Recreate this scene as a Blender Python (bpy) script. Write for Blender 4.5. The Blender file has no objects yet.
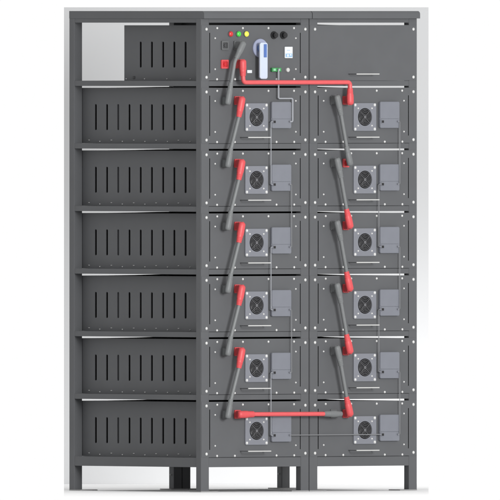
import bpy, bmesh, math
from mathutils import Vector, Matrix

# ---------------------------------------------------------------- units: all dimensions below are in "u"; 1 u = 4.4 mm
S = 0.0044
TH = math.radians(39.0)
CT, ST = math.cos(TH), math.sin(TH)
W = 139.0          # rack width
DP = 210.5         # rack depth
OFF = 139.8        # second rack offset
D = 44000.0        # viewing distance
H = 492.3          # image row of the floor at the nearest corner
PT = -0.25          # front of the face plates
scene = bpy.context.scene
COL = scene.collection

# ---------------------------------------------------------------- materials
def mat(name, col, rough=0.5, metal=0.0, spec=0.3, var=0.0, bump=0.0, scale=60.0, emit=0.0):
    m = bpy.data.materials.new(name); m.use_nodes = True
    nt = m.node_tree; b = nt.nodes['Principled BSDF']
    b.inputs['Base Color'].default_value = (*col, 1)
    b.inputs['Roughness'].default_value = rough
    b.inputs['Metallic'].default_value = metal
    b.inputs['Specular IOR Level'].default_value = spec
    if emit:
        b.inputs['Emission Color'].default_value = (*col, 1)
        b.inputs['Emission Strength'].default_value = emit
    tc = nt.nodes.new('ShaderNodeTexCoord')
    n = nt.nodes.new('ShaderNodeTexNoise'); n.inputs['Scale'].default_value = scale
    n.inputs['Detail'].default_value = 4
    nt.links.new(tc.outputs['Object'], n.inputs['Vector'])
    if var:
        r = nt.nodes.new('ShaderNodeMapRange')
        r.inputs['From Min'].default_value = 0.3; r.inputs['From Max'].default_value = 0.7
        r.inputs['To Min'].default_value = 1 - var; r.inputs['To Max'].default_value = 1 + var
        nt.links.new(n.outputs['Fac'], r.inputs['Value'])
        mx = nt.nodes.new('ShaderNodeVectorMath'); mx.operation = 'SCALE'
        mx.inputs[0].default_value = col
        nt.links.new(r.outputs['Result'], mx.inputs['Scale'])
        nt.links.new(mx.outputs['Vector'], b.inputs['Base Color'])
    if bump:
        n2 = nt.nodes.new('ShaderNodeTexNoise'); n2.inputs['Scale'].default_value = 900
        nt.links.new(tc.outputs['Object'], n2.inputs['Vector'])
        bp = nt.nodes.new('ShaderNodeBump'); bp.inputs['Strength'].default_value = bump
        bp.inputs['Distance'].default_value = 0.0006
        nt.links.new(n2.outputs['Fac'], bp.inputs['Height'])
        nt.links.new(bp.outputs['Normal'], b.inputs['Normal'])
    return m

M = dict(
    paint=mat('grey_powder_coat', (0.071, 0.073, 0.077), 0.55, spec=0.25, var=0.035, bump=0.25, scale=9),
    frame=mat('grey_frame_paint', (0.071, 0.073, 0.077), 0.5, spec=0.25, var=0.035, bump=0.25, scale=7),
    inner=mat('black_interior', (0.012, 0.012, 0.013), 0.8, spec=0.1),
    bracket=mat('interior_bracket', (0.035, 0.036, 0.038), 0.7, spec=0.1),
    steel=mat('bright_screw', (0.58, 0.58, 0.57), 0.35, metal=0.5, spec=0.5),
    chrome=mat('bright_handle', (0.44, 0.44, 0.43), 0.4, metal=0.3, spec=0.5),
    zinc=mat('fan_plate_metal', (0.140, 0.145, 0.164), 0.45, spec=0.3, var=0.03, scale=20),
    cover=mat('cover_plastic', (0.130, 0.136, 0.156), 0.5, spec=0.3, var=0.03, scale=20),
    red=mat('red_plastic', (0.47, 0.054, 0.060), 0.45, spec=0.35, var=0.03),
    redc=mat('red_cable', (0.49, 0.068, 0.073), 0.4, spec=0.4, var=0.03),
    grey=mat('grey_plastic', (0.115, 0.120, 0.122), 0.5, spec=0.35, var=0.04),
    greyc=mat('grey_cable', (0.118, 0.123, 0.125), 0.45, spec=0.4, var=0.03),
    sock=mat('grey_socket', (0.080, 0.083, 0.085), 0.5, spec=0.3),
    sockin=mat('socket_hole', (0.045, 0.046, 0.048), 0.6, spec=0.2),
    redin=mat('red_socket_hole', (0.42, 0.02, 0.025), 0.5, spec=0.3),
    black=mat('black_plastic', (0.008, 0.008, 0.009), 0.35, spec=0.4),
    white=mat('white_plastic', (0.38, 0.42, 0.50), 0.4, spec=0.35, var=0.02),
    dial=mat('pale_blue_dial', (0.23, 0.25, 0.34), 0.5, spec=0.3),
    blue=mat('blue_insert', (0.06, 0.115, 0.30), 0.4, spec=0.3),
    label=mat('white_label', (0.52, 0.54, 0.56), 0.6),
    labelb=mat('blue_label_print', (0.20, 0.32, 0.45), 0.6),
    green=mat('green_terminal', (0.035, 0.19, 0.06), 0.5, spec=0.3),
    mint=mat('terminal_screw', (0.20, 0.44, 0.26), 0.4, spec=0.3),
    lampr=mat('red_lamp', (0.42, 0.018, 0.02), 0.25, spec=0.5),
    lampg=mat('green_lamp', (0.04, 0.42, 0.04), 0.25, spec=0.5),
    lampy=mat('yellow_lamp', (0.72, 0.68, 0.06), 0.25, spec=0.5),
    rivet=mat('dull_rivet', (0.32, 0.32, 0.32), 0.45, metal=0.3),
    grille=mat('fan_grille_wire', (0.085, 0.085, 0.09), 0.45),
    wire=mat('pale_grey_wire', (0.24, 0.25, 0.27), 0.5, spec=0.3),
    wired=mat('grey_wire', (0.15, 0.153, 0.16), 0.5, spec=0.3),
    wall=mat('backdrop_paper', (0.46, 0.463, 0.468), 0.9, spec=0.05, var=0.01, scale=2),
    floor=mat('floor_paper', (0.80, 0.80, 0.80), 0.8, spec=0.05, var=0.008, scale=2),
    foot=mat('foot_steel', (0.20, 0.20, 0.20), 0.5, spec=0.3),
)

# ---------------------------------------------------------------- mesh helpers
def new(name, bm, m, parent=None, smooth=False):
    me = bpy.data.meshes.new(name)
    bmesh.ops.recalc_face_normals(bm, faces=bm.faces)
    bmesh.ops.scale(bm, vec=(S, S, S), verts=bm.verts)
    bm.to_mesh(me); bm.free()
    if smooth:
        for p in me.polygons: p.use_smooth = True
        me.set_sharp_from_angle(angle=math.radians(40))
    me.materials.append(m)
    o = bpy.data.objects.new(name, me); COL.objects.link(o)
    if parent: o.parent = parent
    return o

def thing(name, label, cat, loc=(0, 0, 0), group=None):
    o = bpy.data.objects.new(name, None); COL.objects.link(o)
    o.empty_display_size = 0.05
    o.location = Vector(loc) * S
    o['label'] = label; o['category'] = cat
    if group: o['group'] = group
    return o

def box(bm, x0, x1, y0, y1, z0, z1, bev=0.0, seg=1):
    r = bmesh.ops.create_cube(bm, size=1)
    vs = r['verts']
    for v in vs:
        v.co = Vector(((x0 + x1) / 2 + v.co.x * (x1 - x0), (y0 + y1) / 2 + v.co.y * (y1 - y0), (z0 + z1) / 2 + v.co.z * (z1 - z0)))
    if bev:
        es = list({e for v in vs for e in v.link_edges})
        bmesh.ops.bevel(bm, geom=es, offset=bev, segments=seg, profile=0.5, affect='EDGES')

def boxm(name, m, parent, *a, bev=0.0, seg=1):
    bm = bmesh.new(); box(bm, *a, bev=bev, seg=seg)
    return new(name, bm, m, parent)

def plate(bm, outer, holes, axis, p0, p1):
    """flat plate with holes. outline in (a, z); axis 'y': a = x, thickness along y; axis 'x': a = y, thickness along x"""
    def mk(a, z, p): return (a, p, z) if axis == 'y' else (p, a, z)
    edges = []
    for loop in [outer] + holes:
        vs = [bm.verts.new(mk(a, z, p0)) for a, z in loop]
        for i in range(len(vs)):
            edges.append(bm.edges.new((vs[i], vs[(i + 1) % len(vs)])))
    r = bmesh.ops.triangle_fill(bm, use_beauty=True, use_dissolve=False, edges=edges)
    fs = [g for g in r['geom'] if isinstance(g, bmesh.types.BMFace)]
    e = bmesh.ops.extrude_face_region(bm, geom=fs)
    d = Vector(mk(0, 0, p1 - p0))
    bmesh.ops.translate(bm, vec=d, verts=[g for g in e['geom'] if isinstance(g, bmesh.types.BMVert)])

def rect(a0, a1, z0, z1, r=0.0, n=4):
    if not r: return [(a0, z0), (a1, z0), (a1, z1), (a0, z1)]
    out = []
    for cx, cz, s in ((a1 - r, z0 + r, -90), (a1 - r, z1 - r, 0), (a0 + r, z1 - r, 90), (a0 + r, z0 + r, 180)):
        for k in range(n + 1):
            t = math.radians(s + 90 * k / n); out.append((cx + r * math.cos(t), cz + r * math.sin(t)))
    return out

def circ(a, z, r, n=32):
    return [(a + r * math.cos(2 * math.pi * k / n), z + r * math.sin(2 * math.pi * k / n)) for k in range(n)]

def cyl(bm, x, z, r, y0, y1, n=24, r1=None, bev=0.0):
    """cylinder along y; radius r at y0 (front), r1 at y1"""
    r1 = r if r1 is None else r1
    rings = [(y0, r - bev), (y0 + bev, r), (y1, r1)] if bev else [(y0, r), (y1, r1)]
    vv = [[bm.verts.new((x + q * math.cos(2 * math.pi * k / n), y, z + q * math.sin(2 * math.pi * k / n))) for k in range(n)] for y, q in rings]
    for a, b in zip(vv, vv[1:]):
        for k in range(n): bm.faces.new((a[k], a[(k + 1) % n], b[(k + 1) % n], b[k]))
    bm.faces.new(vv[0]); bm.faces.new(vv[-1][::-1])

def tube(bm, pts, rad, n=14, flat=1.0):
    """swept tube through pts with a radius per point; flat squeezes it along y"""
    pts = [Vector(p) for p in pts]
    if not hasattr(rad, '__len__'): rad = [rad] * len(pts)
    ref = Vector((0, 1, 0)); rings = []
    for i, p in enumerate(pts):
        t = (pts[min(i + 1, len(pts) - 1)] - pts[max(i - 1, 0)]).normalized()
        rf = ref if abs(t.dot(ref)) < 0.95 else Vector((1, 0, 0))
        a = t.cross(rf).normalized(); b = a.cross(t).normalized()
        rings.append([bm.verts.new(p + a * rad[i] * math.cos(2 * math.pi * k / n) + b * rad[i] * flat * math.sin(2 * math.pi * k / n)) for k in range(n)])
    for a, b in zip(rings, rings[1:]):
        for k in range(n): bm.faces.new((a[k], a[(k + 1) % n], b[(k + 1) % n], b[k]))
    bm.faces.new(rings[0][::-1]); bm.faces.new(rings[-1])

def bezier(pts, r=6.0, n=6):
    """polyline with rounded corners"""
    pts = [Vector(p) for p in pts]; out = [pts[0]]
    for i in range(1, len(pts) - 1):
        p, a, b = pts[i], pts[i - 1], pts[i + 1]
        q = min(r, (a - p).length * .49, (b - p).length * .49)
        s = p + (a - p).normalized() * q; e = p + (b - p).normalized() * q
        for k in range(n + 1):
            t = k / n; out.append(s * (1 - t) ** 2 + p * 2 * t * (1 - t) + e * t * t)
    out.append(pts[-1]); return out

def dup(root, loc, label=None):
    r = root.copy(); COL.objects.link(r); r.location = Vector(loc) * S
    if label: r['label'] = label
    for ch in list(root.children):
        c = ch.copy(); COL.objects.link(c); c.parent = r
        for g in list(ch.children):
            q = g.copy(); COL.objects.link(q); q.parent = c
    return r

def X(x, Y=PT):                      # position across the front, measured from the left rack's corner
    return (x - 201 + Y * ST) / CT

# ---------------------------------------------------------------- screws: one shared mesh per size
def screw_mesh(name, r, axis='y', m='steel'):
    bm = bmesh.new()
    n = 14
    prof = [(r * 1.25, 0.0), (r * 1.25, 0.22), (r, 0.25), (r * 0.85, 0.75), (r * 0.5, 0.95)]
    vv = [[bm.verts.new((q * math.cos(2 * math.pi * k / n), -h, q * math.sin(2 * math.pi * k / n))) for k in range(n)] for q, h in prof]
    for a, b in zip(vv, vv[1:]):
        for k in range(n): bm.faces.new((a[k], a[(k + 1) % n], b[(k + 1) % n], b[k]))
    bm.faces.new(vv[-1])
    if axis == 'x':
        bmesh.ops.rotate(bm, verts=bm.verts, cent=(0, 0, 0), matrix=Matrix.Rotation(math.radians(-90), 3, 'Z'))
    bmesh.ops.recalc_face_normals(bm, faces=bm.faces)
    bmesh.ops.scale(bm, vec=(S, S, S), verts=bm.verts)
    me = bpy.data.meshes.new(name); bm.to_mesh(me); bm.free()
    for p in me.polygons: p.use_smooth = True
    me.set_sharp_from_angle(angle=math.radians(50))
    me.materials.append(M[m])
    return me
SC_BIG = screw_mesh('bolt', 1.2); SC_MID = screw_mesh('screw', 0.92); SC_SM = screw_mesh('small_screw', 0.72)
SC_SIDE = screw_mesh('side_screw', 0.5, 'x', 'rivet')
def screw(me, parent, x, y, z, name='screw'):
    o = bpy.data.objects.new(name, me); COL.objects.link(o); o.parent = parent; o.location = Vector((x, y, z)) * S
    return o

# ---------------------------------------------------------------- rack
GAP = [24.4 + 62.8 * k for k in range(7)]           # image rows of the seven gaps, top to bottom
def Z(y): return H - y
def bracket_post(root, x0, x1, y0, y1, bolt):
    p = boxm('post', M['frame'], root, x0, x1, y0, y1, 0.9, Z(18.4), bev=0.35)
    fx = (x0, x0 + 22) if x0 < 50 else (x1 - 22, x1)
    fy = (y0, y0 + 18) if y0 < 50 else (y1 - 18, y1)
    boxm('foot', M['foot'], p, fx[0], fx[1], fy[0], fy[1], 0.05, 1.1)
    if bolt:
        b = screw(SC_SIDE, p, x0, y0 + 4.6, 15, 'bolt'); b.scale = (1.5, 1.6, 1.6)
def make_rack(label, loc, divider):
    root = thing('battery_rack', label, 'rack', loc, 'pair of grey steel battery racks')
    for x0, x1 in ((0, 10.4), (W - 10.4, W)):
        for y0, y1 in ((0, 8), (DP - 8, DP)):
            bracket_post(root, x0, x1, y0, y1, y0 > 50 and x0 > 50)
    # rounded cap with an overhanging front lip
    bm = bmesh.new()
    prof = [(-5, Z(18.5)), (-5, Z(13.6)), (-4.3, Z(12.2)), (-2.6, Z(11.1)), (-1.2, Z(11.0)), (DP, Z(11.0)), (DP, Z(18.5))]
    a = [bm.verts.new((0, y, z)) for y, z in prof]; b = [bm.verts.new((W, y, z)) for y, z in prof]
    bm.faces.new(a); bm.faces.new(b[::-1])
    for i in range(len(prof)):
        j = (i + 1) % len(prof); bm.faces.new((a[i], a[j], b[j], b[i]))
    new('top_cap', bm, M['frame'], root)
    rows = [(Z(22.7), Z(18.45))] + [(Z(g - 1.05), Z(g - 6.3)) for g in GAP[1:]] + [(Z(467.3), Z(457.75))]
    for z0, z1 in rows:
        boxm('front_beam', M['frame'], root, 10.4, W - 10.4, 0.3, 6, z0, z1, bev=0.15)
        boxm('rear_beam', M['frame'], root, 10.4, W - 10.4, DP - 6, DP - 0.3, z0, z1)
        boxm('side_beam', M['frame'], root, 0.4, 13, 8, DP - 8, z0, z1, bev=0.15)
        boxm('side_beam', M['frame'], root, W - 13, W - 0.4, 8, DP - 8, z0, z1)
    if divider:
        boxm('divider_panel', M['bracket'], root, 0.05, 0.35, 8, DP - 8, Z(467), Z(18.7))
    return root
make_rack('left steel rack with the open side, holding the control box with lamps at its top', (0, 0, 0), False)
make_rack('right steel rack, carrying six battery modules under a plain blank front panel', (OFF, 0, 0), True)

# ---------------------------------------------------------------- slotted box body
def make_body(root, depth, xs_slots, xs_a, xs_b, bracket=None):
    x0, x1 = 11.0, W - 11.0
    top, bot = -0.9, -56.4
    bm = bmesh.new(); t = 1.0; y0, y1 = 0.6 + 5.6, depth
    box(bm, x0 + t + .1, x1, y0, y1, bot, bot + t)
    box(bm, x0 + t + .1, x1, y0, y1, top - t, top)
    box(bm, x1 - t, x1, y0, y1, bot + t + .02, top - t - .02)
    box(bm, x0 + t + .1, x1 - t - .02, y1 - t, y1, bot + t + .02, top - t - .02)
    box(bm, x0 + t + .1, x1 - t - .02, y0, y0 + t, bot + t + .02, top - t - .02)
    body = new('body', bm, M['paint'], root)
    fy = lambda x: (201 + x0 * CT - x) / ST
    bm = bmesh.new()
    slots = [rect(fy(x) - 1.6, fy(x) + 1.6, -43.3, -17.2, 1.3, 4) for x in xs_slots]
    plate(bm, rect(y0, y1, bot, top), slots, 'x', x0, x0 + t)
    sp = new('side_panel', bm, M['paint'], root)
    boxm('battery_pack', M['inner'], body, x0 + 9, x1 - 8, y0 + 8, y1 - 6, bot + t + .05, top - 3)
    if bracket:
        fade_lip(body, x1, top)
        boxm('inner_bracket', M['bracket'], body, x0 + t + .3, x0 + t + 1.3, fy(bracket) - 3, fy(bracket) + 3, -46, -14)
    for x in xs_a: 
        o = screw(SC_SIDE, sp, x0, fy(x), -53.3, 'rivet'); o.scale = (0.8, 2.1, 0.8)
    for x in xs_b: screw(SC_SIDE, sp, x0, fy(x), -54.6, 'screw')
    return body, sp

def fade_lip(body, x1, top):
    """lip added along right and rear lid edges to fade light through the gaps"""
    bm = bmesh.new()
    def wedge(pts):
        for a, b in zip(pts, pts[1:]):
            (ax, ay, ah), (bx, by, bh) = a, b
            q = (0.6, 0) if abs(ax - bx) < 1e-6 else (0, 0.6)
            v = [bm.verts.new(c) for c in ((ax, ay, top), (ax - q[0], ay - q[1], top), (ax - q[0], ay - q[1], top + ah), (ax, ay, top + ah),
                                            (bx, by, top), (bx - q[0], by - q[1], top), (bx - q[0], by - q[1], top + bh), (bx, by, top + bh))]
            for f in ((0, 1, 2, 3), (7, 6, 5, 4), (0, 4, 5, 1), (1, 5, 6, 2), (2, 6, 7, 3), (3, 7, 4, 0)): bm.faces.new([v[i] for i in f])
    wedge([(x1, 104, 0.02), (x1, 126, 0.35), (x1, 152, 0.95), (x1, 203, 0.95)])
    wedge([(45, 204.3, 0.02), (80, 204.3, 0.35), (108, 204.3, 0.85), (x1, 204.3, 0.95)])
    new('gap_fade_lip', bm, M['paint'], body)

def face(root, bare=False):
    """front plate with two narrow slits beside the mounting ears, and its screws"""
    bm = bmesh.new()
    holes = [] if bare else [rect(X(209.3), X(210.1), -48.8, -8.4), rect(X(300.0), X(300.8), -48.8, -8.4)]
    plate(bm, rect(0.5, W - 0.5, -56.15, -0.75), holes, 'y', PT, -0.02)
    f = new('front_panel', bm, M['paint'], root)
    for x in (206.5, 305.4):
        for z in (-4.8, -52.9): screw(SC_BIG, f, X(x), PT, z, 'bolt')
    return f
def face_screws(f, bottom=(217, 234.8, 276.5, 294.2)):
    for x in (217.2, 242.8, 268.4, 294.0): screw(SC_MID, f, X(x), PT, -3.7)
    for x in (215.1, 295.8):
        for z in (-13.8, -44.8): screw(SC_SM, f, X(x), PT, z)
    for x in bottom: screw(SC_MID, f, X(x), PT, -54.9)

def handle(root, z, x0=240.0):
    bm = bmesh.new()
    xl = X(x0); xr = xl + 29.5; L = -13.0; r = 0.52
    box(bm, xl, xr, L - 0.6, L + 0.3, z - r, z + r, bev=0.1)
    h = new('handle', bm, M['chrome'], root)
    for x in (xl, xr - 0.9):
        boxm('handle_arm', M['paint'], h, x, x + 0.9, L + 0.32, PT - 0.02, z - 0.4, z + 0.4)

def socket(root, x, z, m, mi, w=7.6, h=8.6):
    """square panel socket: a raised collar round a dark hole"""
    xc = X(x)
    bm = bmesh.new()
    plate(bm, rect(xc - w / 2, xc + w / 2, z - h / 2, z + h / 2, 0.8), [rect(xc - w / 2 + 1.5, xc + w / 2 - 1.5, z - h / 2 + 1.6, z + h / 2 - 1.6, 0.8)], 'y', PT - 1.5, PT - 0.02)
    s = new('socket', bm, m, root)
    bm = bmesh.new(); box(bm, xc - w / 2 + 1.55, xc + w / 2 - 1.55, PT - 0.5, PT - 0.04, z - h / 2 + 1.65, z + h / 2 - 1.65)
    cyl(bm, xc, z, 1.3, PT - 1.4, PT - 0.5, 12)
    new('socket_core', bm, mi, s)
    return s

def fan(root):
    zc = -30.1; xc = X(256.0)
    bm = bmesh.new()
    w2 = 14.6; h2 = 13.9
    plate(bm, rect(xc - w2, xc + w2, zc - h2, zc + h2, 1.0), [circ(xc, zc, 9.0, 40)], 'y', PT - 1.1, PT - 0.02)
    p = new('fan_plate', bm, M['zinc'], root)
    for dx in (-12.6, 12.6):
        for dz in (-12.1, 12.1): screw(SC_BIG, p, xc + dx, PT - 1.1, zc + dz)
    for dx in (-8.9, 8.9):
        for dz in (-8.7, 8.7): screw(SC_SM, p, xc + dx, PT - 1.1, zc + dz)
    bm = bmesh.new(); cyl(bm, xc, zc, 8.95, PT - 0.12, PT - 0.03, 40)
    new('fan_opening', bm, M['inner'], p)
    bm = bmesh.new()
    cyl(bm, xc, zc, 2.6, PT - 0.8, PT - 0.13, 20)
    for k in range(7):
        a = 2 * math.pi * k / 7
        pts = []
        for t in range(5):
            rr = 2.4 + 5.6 * t / 4; aa = a + 0.16 * t
            pts.append((rr, aa))
        lo = [bm.verts.new((xc + r * math.cos(q), PT - 0.2, zc + r * math.sin(q))) for r, q in pts]
        hi = [bm.verts.new((xc + r * math.cos(q + 0.42), PT - 0.7, zc + r * math.sin(q + 0.42))) for r, q in pts]
        for i in range(4): bm.faces.new((lo[i], lo[i + 1], hi[i + 1], hi[i]))
    new('fan_blades', bm, M['black'], p)
    bm = bmesh.new()
    for r in (3.0, 4.6, 6.2, 7.8):
        ring = [(xc + r * math.cos(2 * math.pi * k / 32), PT - 1.25, zc + r * math.sin(2 * math.pi * k / 32)) for k in range(33)]
        tube(bm, ring, 0.24, 6)
    for k in range(4):
        a = math.radians(45 + 90 * k)
        tube(bm, [(xc + 1.8 * math.cos(a), PT - 1.25, zc + 1.8 * math.sin(a)), (xc + 9.6 * math.cos(a), PT - 1.25, zc + 9.6 * math.sin(a))], 0.2, 6)
    cyl(bm, xc, zc, 1.7, PT - 1.45, PT - 1.2, 16)
    new('fan_grille', bm, M['grille'], p, True)

def cover(root):
    Yf = PT - 3.0
    x0, x1 = X(271.8, Yf), X(291.6, Yf)
    bm = bmesh.new(); plate(bm, rect(x0, x1, -41.2, -14.8, 1.6), [], 'y', Yf + 0.5, PT - 0.02)
    c = new('cover', bm, M['cover'], root)
    bm = bmesh.new(); plate(bm, rect(x0 + .35, x1 - .35, -31.6, -15.2, 1.2), [], 'y', Yf, Yf + 0.48)
    new('lid', bm, M['cover'], c)
    bm = bmesh.new(); plate(bm, rect(x0 + .35, x1 - .35, -40.9, -32.2, 1.2), [], 'y', Yf, Yf + 0.48)
    new('terminal_box', bm, M['cover'], c)
    pb = bmesh.new(); plate(pb, rect(x0 + 1.4, x0 + 5.2, -36.6, -32.9, .4), [], 'y', Yf - 0.5, Yf - 0.02)
    p = new('port', pb, M['zinc'], c)
    boxm('port_hole', M['black'], c, x0 + 1.9, x0 + 4.7, Yf - 0.62, Yf - 0.52, -36.0, -33.5)

SL = [95.2 + 11.28 * k for k in range(9)]
def make_module(loc, label):
    r = thing('battery_module', label, 'battery', loc, 'battery modules on the rack shelves')
    make_body(r, 204.4, SL, [88.5 + 22.5 * k for k in range(5)], [99.5 + 22.7 * k for k in range(5)], SL[2])
    f = face(r); face_screws(f)
    socket(r, 224.4, -13.4, M['sock'], M['sockin'])
    socket(r, 237.0, -13.4, M['red'], M['redin'])
    fan(r); cover(r); handle(r, -50.3)
    return r
ORD = ['top', 'second', 'third', 'fourth', 'fifth', 'bottom']
lab = {}
for s in (0, 1):
    for k in range(6):
        side = ('left', 'right')[s]
        if k == 0:
            t = ('grey battery module right under the control box with lamps, uppermost of the left rack', 'grey battery module right under the blank panel, uppermost of the right rack')[s]
        elif k == 5:
            t = ('lowest grey battery module of the left rack, the horizontal red cable starts on it', 'lowest grey battery module of the right rack, the horizontal red cable reaches it')[s]
        else:
            t = '%s grey battery module from the top in the %s rack%s' % (ORD[k], side, (', its slotted side showing', ', its side hidden')[s])
        lab[s, k] = t
proto = make_module((0, 0, Z(GAP[1])), lab[0, 0])
for s in (0, 1):
    for k in range(6):
        if (s, k) != (0, 0): dup(proto, (OFF * s, 0, Z(GAP[k + 1])), lab[s, k])

# ---------------------------------------------------------------- blank panel, top of the right rack
bp = thing('blank_panel', 'plain grey front panel with only a pull handle, above the modules of the right rack', 'panel', (OFF, 0, Z(GAP[0])))
face(bp, True); handle(bp, -49.8)
fade_lip(boxm('tray', M['paint'], bp, 11, W - 11, 0.2, 204, -56.4, -0.9), W - 11, -0.9)

# ---------------------------------------------------------------- control box, top of the left rack
cb = thing('control_box', 'grey control box with coloured lamps and rotary switch at the top of the left rack', 'control box', (0, 0, Z(GAP[0])))
make_body(cb, 136.0, SL[4:], [], [126, 144.5, 167, 190.5])
o = bpy.data.objects
f = face(cb); face_screws(f, (217, 235, 276.5, 294.2))
g0 = GAP[0]
cz = lambda y: -(y - g0)
for nm, mm, x in (('red_lamp', 'lampr', 230.3), ('green_lamp', 'lampg', 238.2), ('yellow_lamp', 'lampy', 246.0)):
    bm = bmesh.new(); cyl(bm, X(x), cz(34), 3.1, PT - 0.9, PT - 0.02, 28)
    b = new('lamp_bezel', bm, M['sock'], cb, True)
    bm = bmesh.new()
    n = 28; prof = [(2.75, .9), (2.6, 1.5), (2.1, 2.0), (1.2, 2.3)]
    vv = [[bm.verts.new((X(x) + q * math.cos(2 * math.pi * k / n), PT - h, cz(34) + q * math.sin(2 * math.pi * k / n))) for k in range(n)] for q, h in prof]
    for a_, b_ in zip(vv, vv[1:]):
        for k in range(n): bm.faces.new((a_[k], a_[(k + 1) % n], b_[(k + 1) % n], b_[k]))
    bm.faces.new(vv[-1])
    new(nm, bm, M[mm], b, True)
for x in (273.6, 283.0):
    bm = bmesh.new(); cyl(bm, X(x), cz(35.2), 3.9, PT - 1.6, PT - 0.02, 28, bev=.4)
    k_ = new('fuse_holder', bm, M['black'], cb, True)
    bm = bmesh.new(); cyl(bm, X(x), cz(35.2), 2.7, PT - 4.6, PT - 1.62, 24, bev=.4)
    box(bm, X(x) - 1.6, X(x) + 1.6, PT - 5.0, PT - 4.61, cz(35.2) - .4, cz(35.2) + .4)
    new('fuse_cap', bm, M['black'], k_, True)
socket(cb, 224.4, cz(45.4), M['sock'], M['sockin'], 9, 9)
socket(cb, 236.8, cz(45.4), M['sock'], M['sockin'], 9, 9)
socket(cb, 224.2, cz(64.2), M['red'], M['redin'], 9.4, 8.8)
socket(cb, 237.0, cz(64.0), M['red'], M['redin'], 8.6, 8.8)
# rotary switch
bm = bmesh.new(); cyl(bm, X(259.6), cz(48.2), 9.4, PT - 2.0, PT - 0.02, 48, bev=.6)
sw = new('rotary_dial', bm, M['dial'], cb, True)
bm = bmesh.new(); cyl(bm, X(259.6), cz(48.2), 4.6, PT - 6.5, PT - 2.02, 28)
new('switch_hub', bm, M['blue'], sw, True)
Yh = PT - 6.5
bm = bmesh.new(); xh = X(264.0, Yh - 2.5)
plate(bm, rect(xh - 4.9, xh + 4.9, cz(79), cz(42.6), 2.2, 5), [], 'y', Yh - 2.5, Yh - 0.02)
es = [e for e in bm.edges if e.is_manifold and e.calc_face_angle(0) > 1.2]
bmesh.ops.bevel(bm, geom=es, offset=0.5, segments=2, profile=0.5, affect='EDGES')
hd = new('switch_handle', bm, M['white'], cb, False)
boxm('blue_insert', M['blue'], hd, xh - .3, xh + 3.5, Yh - 2.9, Yh - 2.52, cz(57.4), cz(44.2), bev=.2)
# breaker label / switch
bm = bmesh.new(); xb = X(289.0, PT - 1.5)
lb = boxm('rocker_switch', M['label'], cb, xb - 5, xb + 5, PT - 1.5, PT - .02, cz(58.2), cz(46.8), bev=.3)
boxm('lower_print', M['labelb'], lb, xb - 4.3, xb + 4.3, PT - 1.62, PT - 1.52, cz(57.2), cz(53.6))
boxm('print_mark', M['label'], lb, xb - 2.4, xb - .4, PT - 1.70, PT - 1.64, cz(56.6), cz(54.4))
boxm('print_mark', M['label'], lb, xb + 1.0, xb + 3.0, PT - 1.70, PT - 1.64, cz(55.6), cz(54.2))
boxm('print_line', M['labelb'], lb, xb - 2.8, xb + 1.6, PT - 1.60, PT - 1.52, cz(50.6), cz(50.1))
bm.free()
# green terminal
xg = X(276.9, PT - 3)
gt = boxm('green_terminal', M['green'], cb, xg - 6.1, xg + 6.1, PT - 3, PT - .02, cz(71.8), cz(67.8), bev=.3)
for q in (-3.0, 2.6): boxm('terminal_screw', M['mint'], gt, xg + q - 1.6, xg + q + 1.6, PT - 3.3, PT - 3.02, cz(70.9), cz(68.7), bev=.1)
bm = bmesh.new(); cyl(bm, X(287.0), cz(70), 2.2, PT - 2.4, PT - .02, 24, bev=.5)
new('push_button', bm, M['chrome'], cb, True)
xt = X(249.4)
boxm('small_tag', M['label'], cb, xt - 3.1, xt + 3.1, PT - .5, PT - .02, cz(73.1), cz(70.1), bev=.15)
bm = bmesh.new(); cyl(bm, X(133.8) * 0 + 0, 0, 1.2, 0, .6, 16); bm.free()
# black block standing in for a small dark hole in the box side
yk = (201 + 11 * CT - 133.8) / ST
boxm('dark_hole_block', M['black'], cb, 10.5, 10.98, yk - 1.6, yk + 1.6, cz(79.0), cz(76.2), bev=.2)

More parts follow.
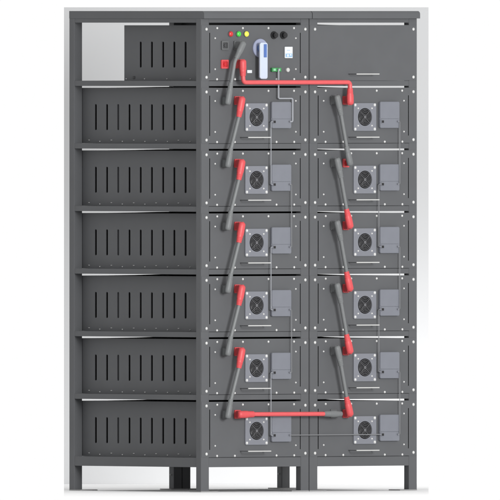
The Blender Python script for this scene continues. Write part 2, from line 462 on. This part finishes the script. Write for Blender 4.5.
# ---------------------------------------------------------------- power cables
YC = -10.5                                        # distance of the cables in front of the plates
def pt(x, y, Y=YC): return Vector((X(x, Y), Y, Z(y)))
def connector(parent, m, head, tail, sx, sy, r_head, r_tail, name='connector', bulge=1.0, stub=7.0):
    """angled plug: a block pushed into the socket at (sx, sy) and a tapered grip running from head to tail"""
    h, t = pt(*head), pt(*tail)
    d = (t - h); L = d.length; d.normalize()
    prof = [(0.0, .45), (.03, .78), (.09, .97), (.22, 1.0), (.45, bulge), (.62, .96 * bulge)]
    bm = bmesh.new()
    pts = [h - d * 0.6 + d * L * q for q, _ in prof]; rr = [r_head * f for _, f in prof]
    for q in (.70, .78, .86, .94):                # strain-relief rings
        rq = r_head * bulge * .93 + (r_tail * 1.22 - r_head * bulge * .93) * (q - .62) / .34
        pts += [h + d * L * (q - .015), h + d * L * (q + .02), h + d * L * (q + .022), h + d * L * (q + .05)]
        rr += [rq * .93, rq, rq, rq * .93]
    pts.append(t); rr.append(r_tail * 1.12)
    tube(bm, pts, rr, 20, 0.85)
    c = new(name, bm, m, parent, True)
    xs = X(sx)
    bm = bmesh.new()
    zc = Z(sy)
    # block from the socket to the grip
    y1 = PT - 1.52
    a = rect(xs - stub / 2, xs + stub / 2, zc - stub / 2 - .2, zc + stub / 2 + .2, 1.4)
    hc = h + d * 2.6
    b = rect(hc.x - r_head * .86, hc.x + r_head * .86, hc.z - r_head * .9, hc.z + r_head * .9, 1.4)
    va = [bm.verts.new((p[0], y1, p[1])) for p in a]
    vm = [bm.verts.new((p[0], y1 - 2.6, p[1])) for p in a]
    vb = [bm.verts.new((p[0], YC, p[1])) for p in b]
    for u, v in ((va, vm), (vm, vb)):
        for i in range(len(u)): bm.faces.new((u[i], u[(i + 1) % len(u)], v[(i + 1) % len(v)], v[i]))
    bm.faces.new(va); bm.faces.new(vb)
    new('plug', bm, m, c, True)
    return c
def cord(parent, m, pts, r=1.95):
    bm = bmesh.new(); tube(bm, pts, r, 16); new('cord', bm, m, parent, True)
def cable_thing(label, at, group='power cables linking the modules'):
    """empty sits on the cable; children are built in world units and moved back"""
    return thing('power_cable', label, 'cable', at, group)
def settle(root):
    for c in root.children:
        c.data.transform(Matrix.Translation(-root.location))
        for g in c.children: g.data.transform(Matrix.Translation(-root.location))

XO = OFF * CT                                     # shift of the right rack across the picture plane
YO = OFF
def shifted(root): pass

ORDG = ['first', 'second', 'third', 'fourth', 'fifth']
# left rack: control box -> module 1
c = cable_thing('grey cable with two grey plugs from the control box down to the uppermost module', pt(234, 70))
connector(c, M['grey'], (243.6, 42.4), (236.2, 58.5), 236.8, 45.4, 3.6, 2.2)
g = GAP[1]
connector(c, M['grey'], (227.6, g + 17), (231.0, g - 4.5), 224.4, g + 13.4, 3.3, 2.1)
cord(c, M['greyc'], bezier([pt(236.6, 57.5), pt(234.6, 61.6), pt(233.6, 68), pt(230.9, g - 3.5)], 5))
settle(c)
for k in range(1, 6):                             # module k red -> module k+1 grey
    g, g2 = GAP[k], GAP[k + 1]
    c = cable_thing('slanted cable with red upper plug, between the %s and %s modules of the left rack' % (ORD[k - 1], ORD[k]), pt(235, g + 45))
    connector(c, M['red'], (242.2, g + 10.2), (238.7, g + 30), 237.0, g + 13.4, 3.9, 2.3)
    connector(c, M['grey'], (227.6, g2 + 17), (230.9, g2 - 2), 224.4, g2 + 13.4, 3.3, 2.1)
    cord(c, M['greyc'], [pt(238.9, g + 29), pt(230.8, g2 - 1)])
    settle(c)
# right rack cables
dx = XO
for k in range(1, 6):
    g, g2 = GAP[k] , GAP[k + 1]
    low = M['grey'] if k == 1 else M['red']
    c = cable_thing('slanted cable with %s lower plug, between the %s and %s modules of the right rack' % (('grey', 'red')[k > 1], ORD[k - 1], ORD[k]), pt(343, g + 45))
    connector(c, M['grey'], (337.0, g + 8.6), (341.2, g + 28), 224.4 + dx, g + 13.4, 3.5, 2.2)
    connector(c, low, (350.6, g2 + 15.5), (346.6, g2 - 3.5), 237.0 + dx + (1.6 if k == 1 else 0), g2 + 13.4, 3.9 if k > 1 else 3.5, 2.2, stub=7.0 if k > 1 else 3.2)
    cord(c, M['greyc'], [pt(341.0, g + 27), pt(346.8, g2 - 2.5)])
    settle(c)
# top red cable
g = GAP[1]
c = cable_thing('long red cable crossing at the top from the control box to the uppermost right module', pt(300, 82.4))
connector(c, M['red'], (242.6, 60.2), (242.9, 76.0), 237.0, 64.0, 3.9, 2.6)
connector(c, M['red'], (350.4, g + 17.2), (350.2, g + 1.5), 237.0 + dx, g + 13.2, 3.9, 2.6)
cord(c, M['redc'], bezier([pt(242.9, 75.5), pt(243.4, 82.4), pt(350.2, 82.4), pt(350.2, g + 2)], 6), 2.25)
settle(c)
# bottom red cable
g = GAP[6]
c = cable_thing('long red cable crossing at the bottom between the lowest modules of both racks', pt(290, g + 13.5))
connector(c, M['red'], (238.6, g + 13.5), (253.5, g + 13.3), 237.0, g + 13.4, 3.7, 2.6)
connector(c, M['grey'], (342.0, g + 13.6), (324.0, g + 13.5), 224.4 + dx, g + 13.4, 2.9, 2.3, bulge=1.25, stub=6)
cord(c, M['redc'], [pt(253, g + 13.3), pt(325, g + 13.5)], 2.2)
settle(c)

# ---------------------------------------------------------------- thin communication wires
def wire(label, pts, m='wire', r=0.55, corner=1.5):
    Yw = PT - 3.9
    w = thing('signal_wire', label, 'wire', Vector((X(pts[0][0], Yw), Yw, Z(pts[0][1]))), 'thin signal wires between the modules')
    bm = bmesh.new(); P = [Vector((X(x, Yw), Yw, Z(y))) for x, y in pts]
    tube(bm, bezier(P, corner, 4) if len(P) > 2 else P, r, 8)
    o = new('wire_run', bm, M[m], w, True)
    bm = bmesh.new()
    for p in (P[0], P[-1]): box(bm, p.x - .7, p.x + .7, p.y - .4, p.y + .9, p.z - .8, p.z + .8, bev=.15)
    q = new('wire_plug', bm, M['zinc'], w)
    settle(w)
q = 34.6
wire('pale grey wire bent from the green terminal to the cover of the uppermost left module', [(278.6, 69.5), (278.6, 98.6), (292.7, 98.6), (292.7, GAP[1] + q), (290.0, GAP[1] + q)], r=0.75)
for k in range(1, 6):
    right = k % 2 == 0
    x = 291.6 if right else 271.0
    nm = ORD[k - 1], ORD[k]
    if right: pts = [(290.0, GAP[k] + q), (x, GAP[k] + q), (x, GAP[k + 1] + q), (290.0, GAP[k + 1] + q)]
    else: pts = [(272.4, GAP[k] + q), (x, GAP[k] + q), (x, GAP[k + 1] + q), (272.4, GAP[k + 1] + q)]
    wire('thin vertical wire joining the covers of the %s and %s modules in the left rack' % nm, pts, 'wired' if right else 'wire', 0.42)
    right = k % 2 == 1
    if right: pts = [(a + XO, b) for a, b in [(290.0, GAP[k] + q), (291.6, GAP[k] + q), (291.6, GAP[k + 1] + q), (290.0, GAP[k + 1] + q)]]
    else: pts = [(a + XO, b) for a, b in [(272.4, GAP[k] + q), (270.6, GAP[k] + q), (270.6, GAP[k + 1] + q), (272.4, GAP[k + 1] + q)]]
    wire('thin vertical wire joining the covers of the %s and %s modules in the right rack' % nm, pts, 'wired', 0.42)
wire('thin horizontal wire joining the lowest left module to the lowest right module', [(290.0, GAP[6] + q), (272.4 + XO, GAP[6] + q)], 'wired', 0.5)

# ---------------------------------------------------------------- backdrop and floor, square to the view
R = Vector((CT, -ST, 0)); V = Vector((ST, CT, 0))
def slab(name, m, u0, u1, d0, d1, z0, z1):
    bm = bmesh.new(); box(bm, u0, u1, d0, d1, z0, z1)
    o = new(name, bm, m); o.rotation_euler = (0, 0, -TH)
    o['kind'] = 'structure'; return o
WD = 780
k = (D + WD) / D
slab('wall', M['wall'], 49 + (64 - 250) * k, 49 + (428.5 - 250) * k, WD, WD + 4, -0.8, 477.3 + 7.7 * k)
bm = bmesh.new()
kf = (D - 440) / D
lo = [bm.verts.new((49 + a * q, d, -1.5)) for a, q, d in ((-186, kf, -440), (178.5, kf, -440), (178.5, k, WD - .5), (-186, k, WD - .5))]
hi = [bm.verts.new((v.co.x, v.co.y, 0)) for v in lo]
bm.faces.new(lo[::-1]); bm.faces.new(hi)
for i in range(4): bm.faces.new((lo[i], lo[(i + 1) % 4], hi[(i + 1) % 4], hi[i]))
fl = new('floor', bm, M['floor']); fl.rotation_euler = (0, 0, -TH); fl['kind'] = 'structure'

# ---------------------------------------------------------------- camera
cam = bpy.data.cameras.new('camera'); co = bpy.data.objects.new('camera', cam); COL.objects.link(co)
zc = H - 15
co.location = (R * 49 - V * D + Vector((0, 0, zc))) * S
co.rotation_euler = (math.radians(90), 0, -TH)
cam.sensor_width = 36; cam.lens = 36 * D / 500
cam.shift_y = -(250 - 15) / 500
cam.clip_start = 10; cam.clip_end = 1000
scene.camera = co

# ---------------------------------------------------------------- light
w = bpy.data.worlds.new('World'); scene.world = w; w.use_nodes = True
bg = w.node_tree.nodes['Background']; bg.inputs['Color'].default_value = (1, 1, 1, 1); bg.inputs['Strength'].default_value = 1.0
def area(name, dirv, dist, size, power, target=(60, 60, 250)):
    l = bpy.data.lights.new(name, 'AREA'); l.shape = 'SQUARE'; l.size = size; l.energy = power
    o = bpy.data.objects.new(name, l); COL.objects.link(o)
    t = Vector(target) * S
    dv = (R * dirv[0] - V * dirv[1] + Vector((0, 0, dirv[2]))).normalized()
    o.location = t + dv * dist
    o.rotation_euler = (-dv).to_track_quat('-Z', 'Y').to_euler()
area('key_lamp', (0.62, 1.0, 0.16), 12.0, 2.8, 1430)
# added unseen fill light low at the right, brightening the lower backdrop
l = bpy.data.lights.new('backdrop_fill', 'SPOT'); l.energy = 5600; l.shadow_soft_size = 0.35
l.spot_size = math.radians(34); l.spot_blend = 1.0
o = bpy.data.objects.new('backdrop_fill', l); COL.objects.link(o)
o.location = (R * 1550 + V * 410 + Vector((0, 0, 60))) * S
o.rotation_euler = ((R * -60 + V * WD + Vector((0, 0, -130))) * S - o.location).to_track_quat('-Z', 'Y').to_euler()

scene.view_settings.view_transform = 'Standard'
scene.view_settings.look = 'None'
scene.view_settings.exposure = 0
scene.view_settings.gamma = 1
scene.render.engine = 'CYCLES'
scene.render.resolution_x = 1024; scene.render.resolution_y = 1024
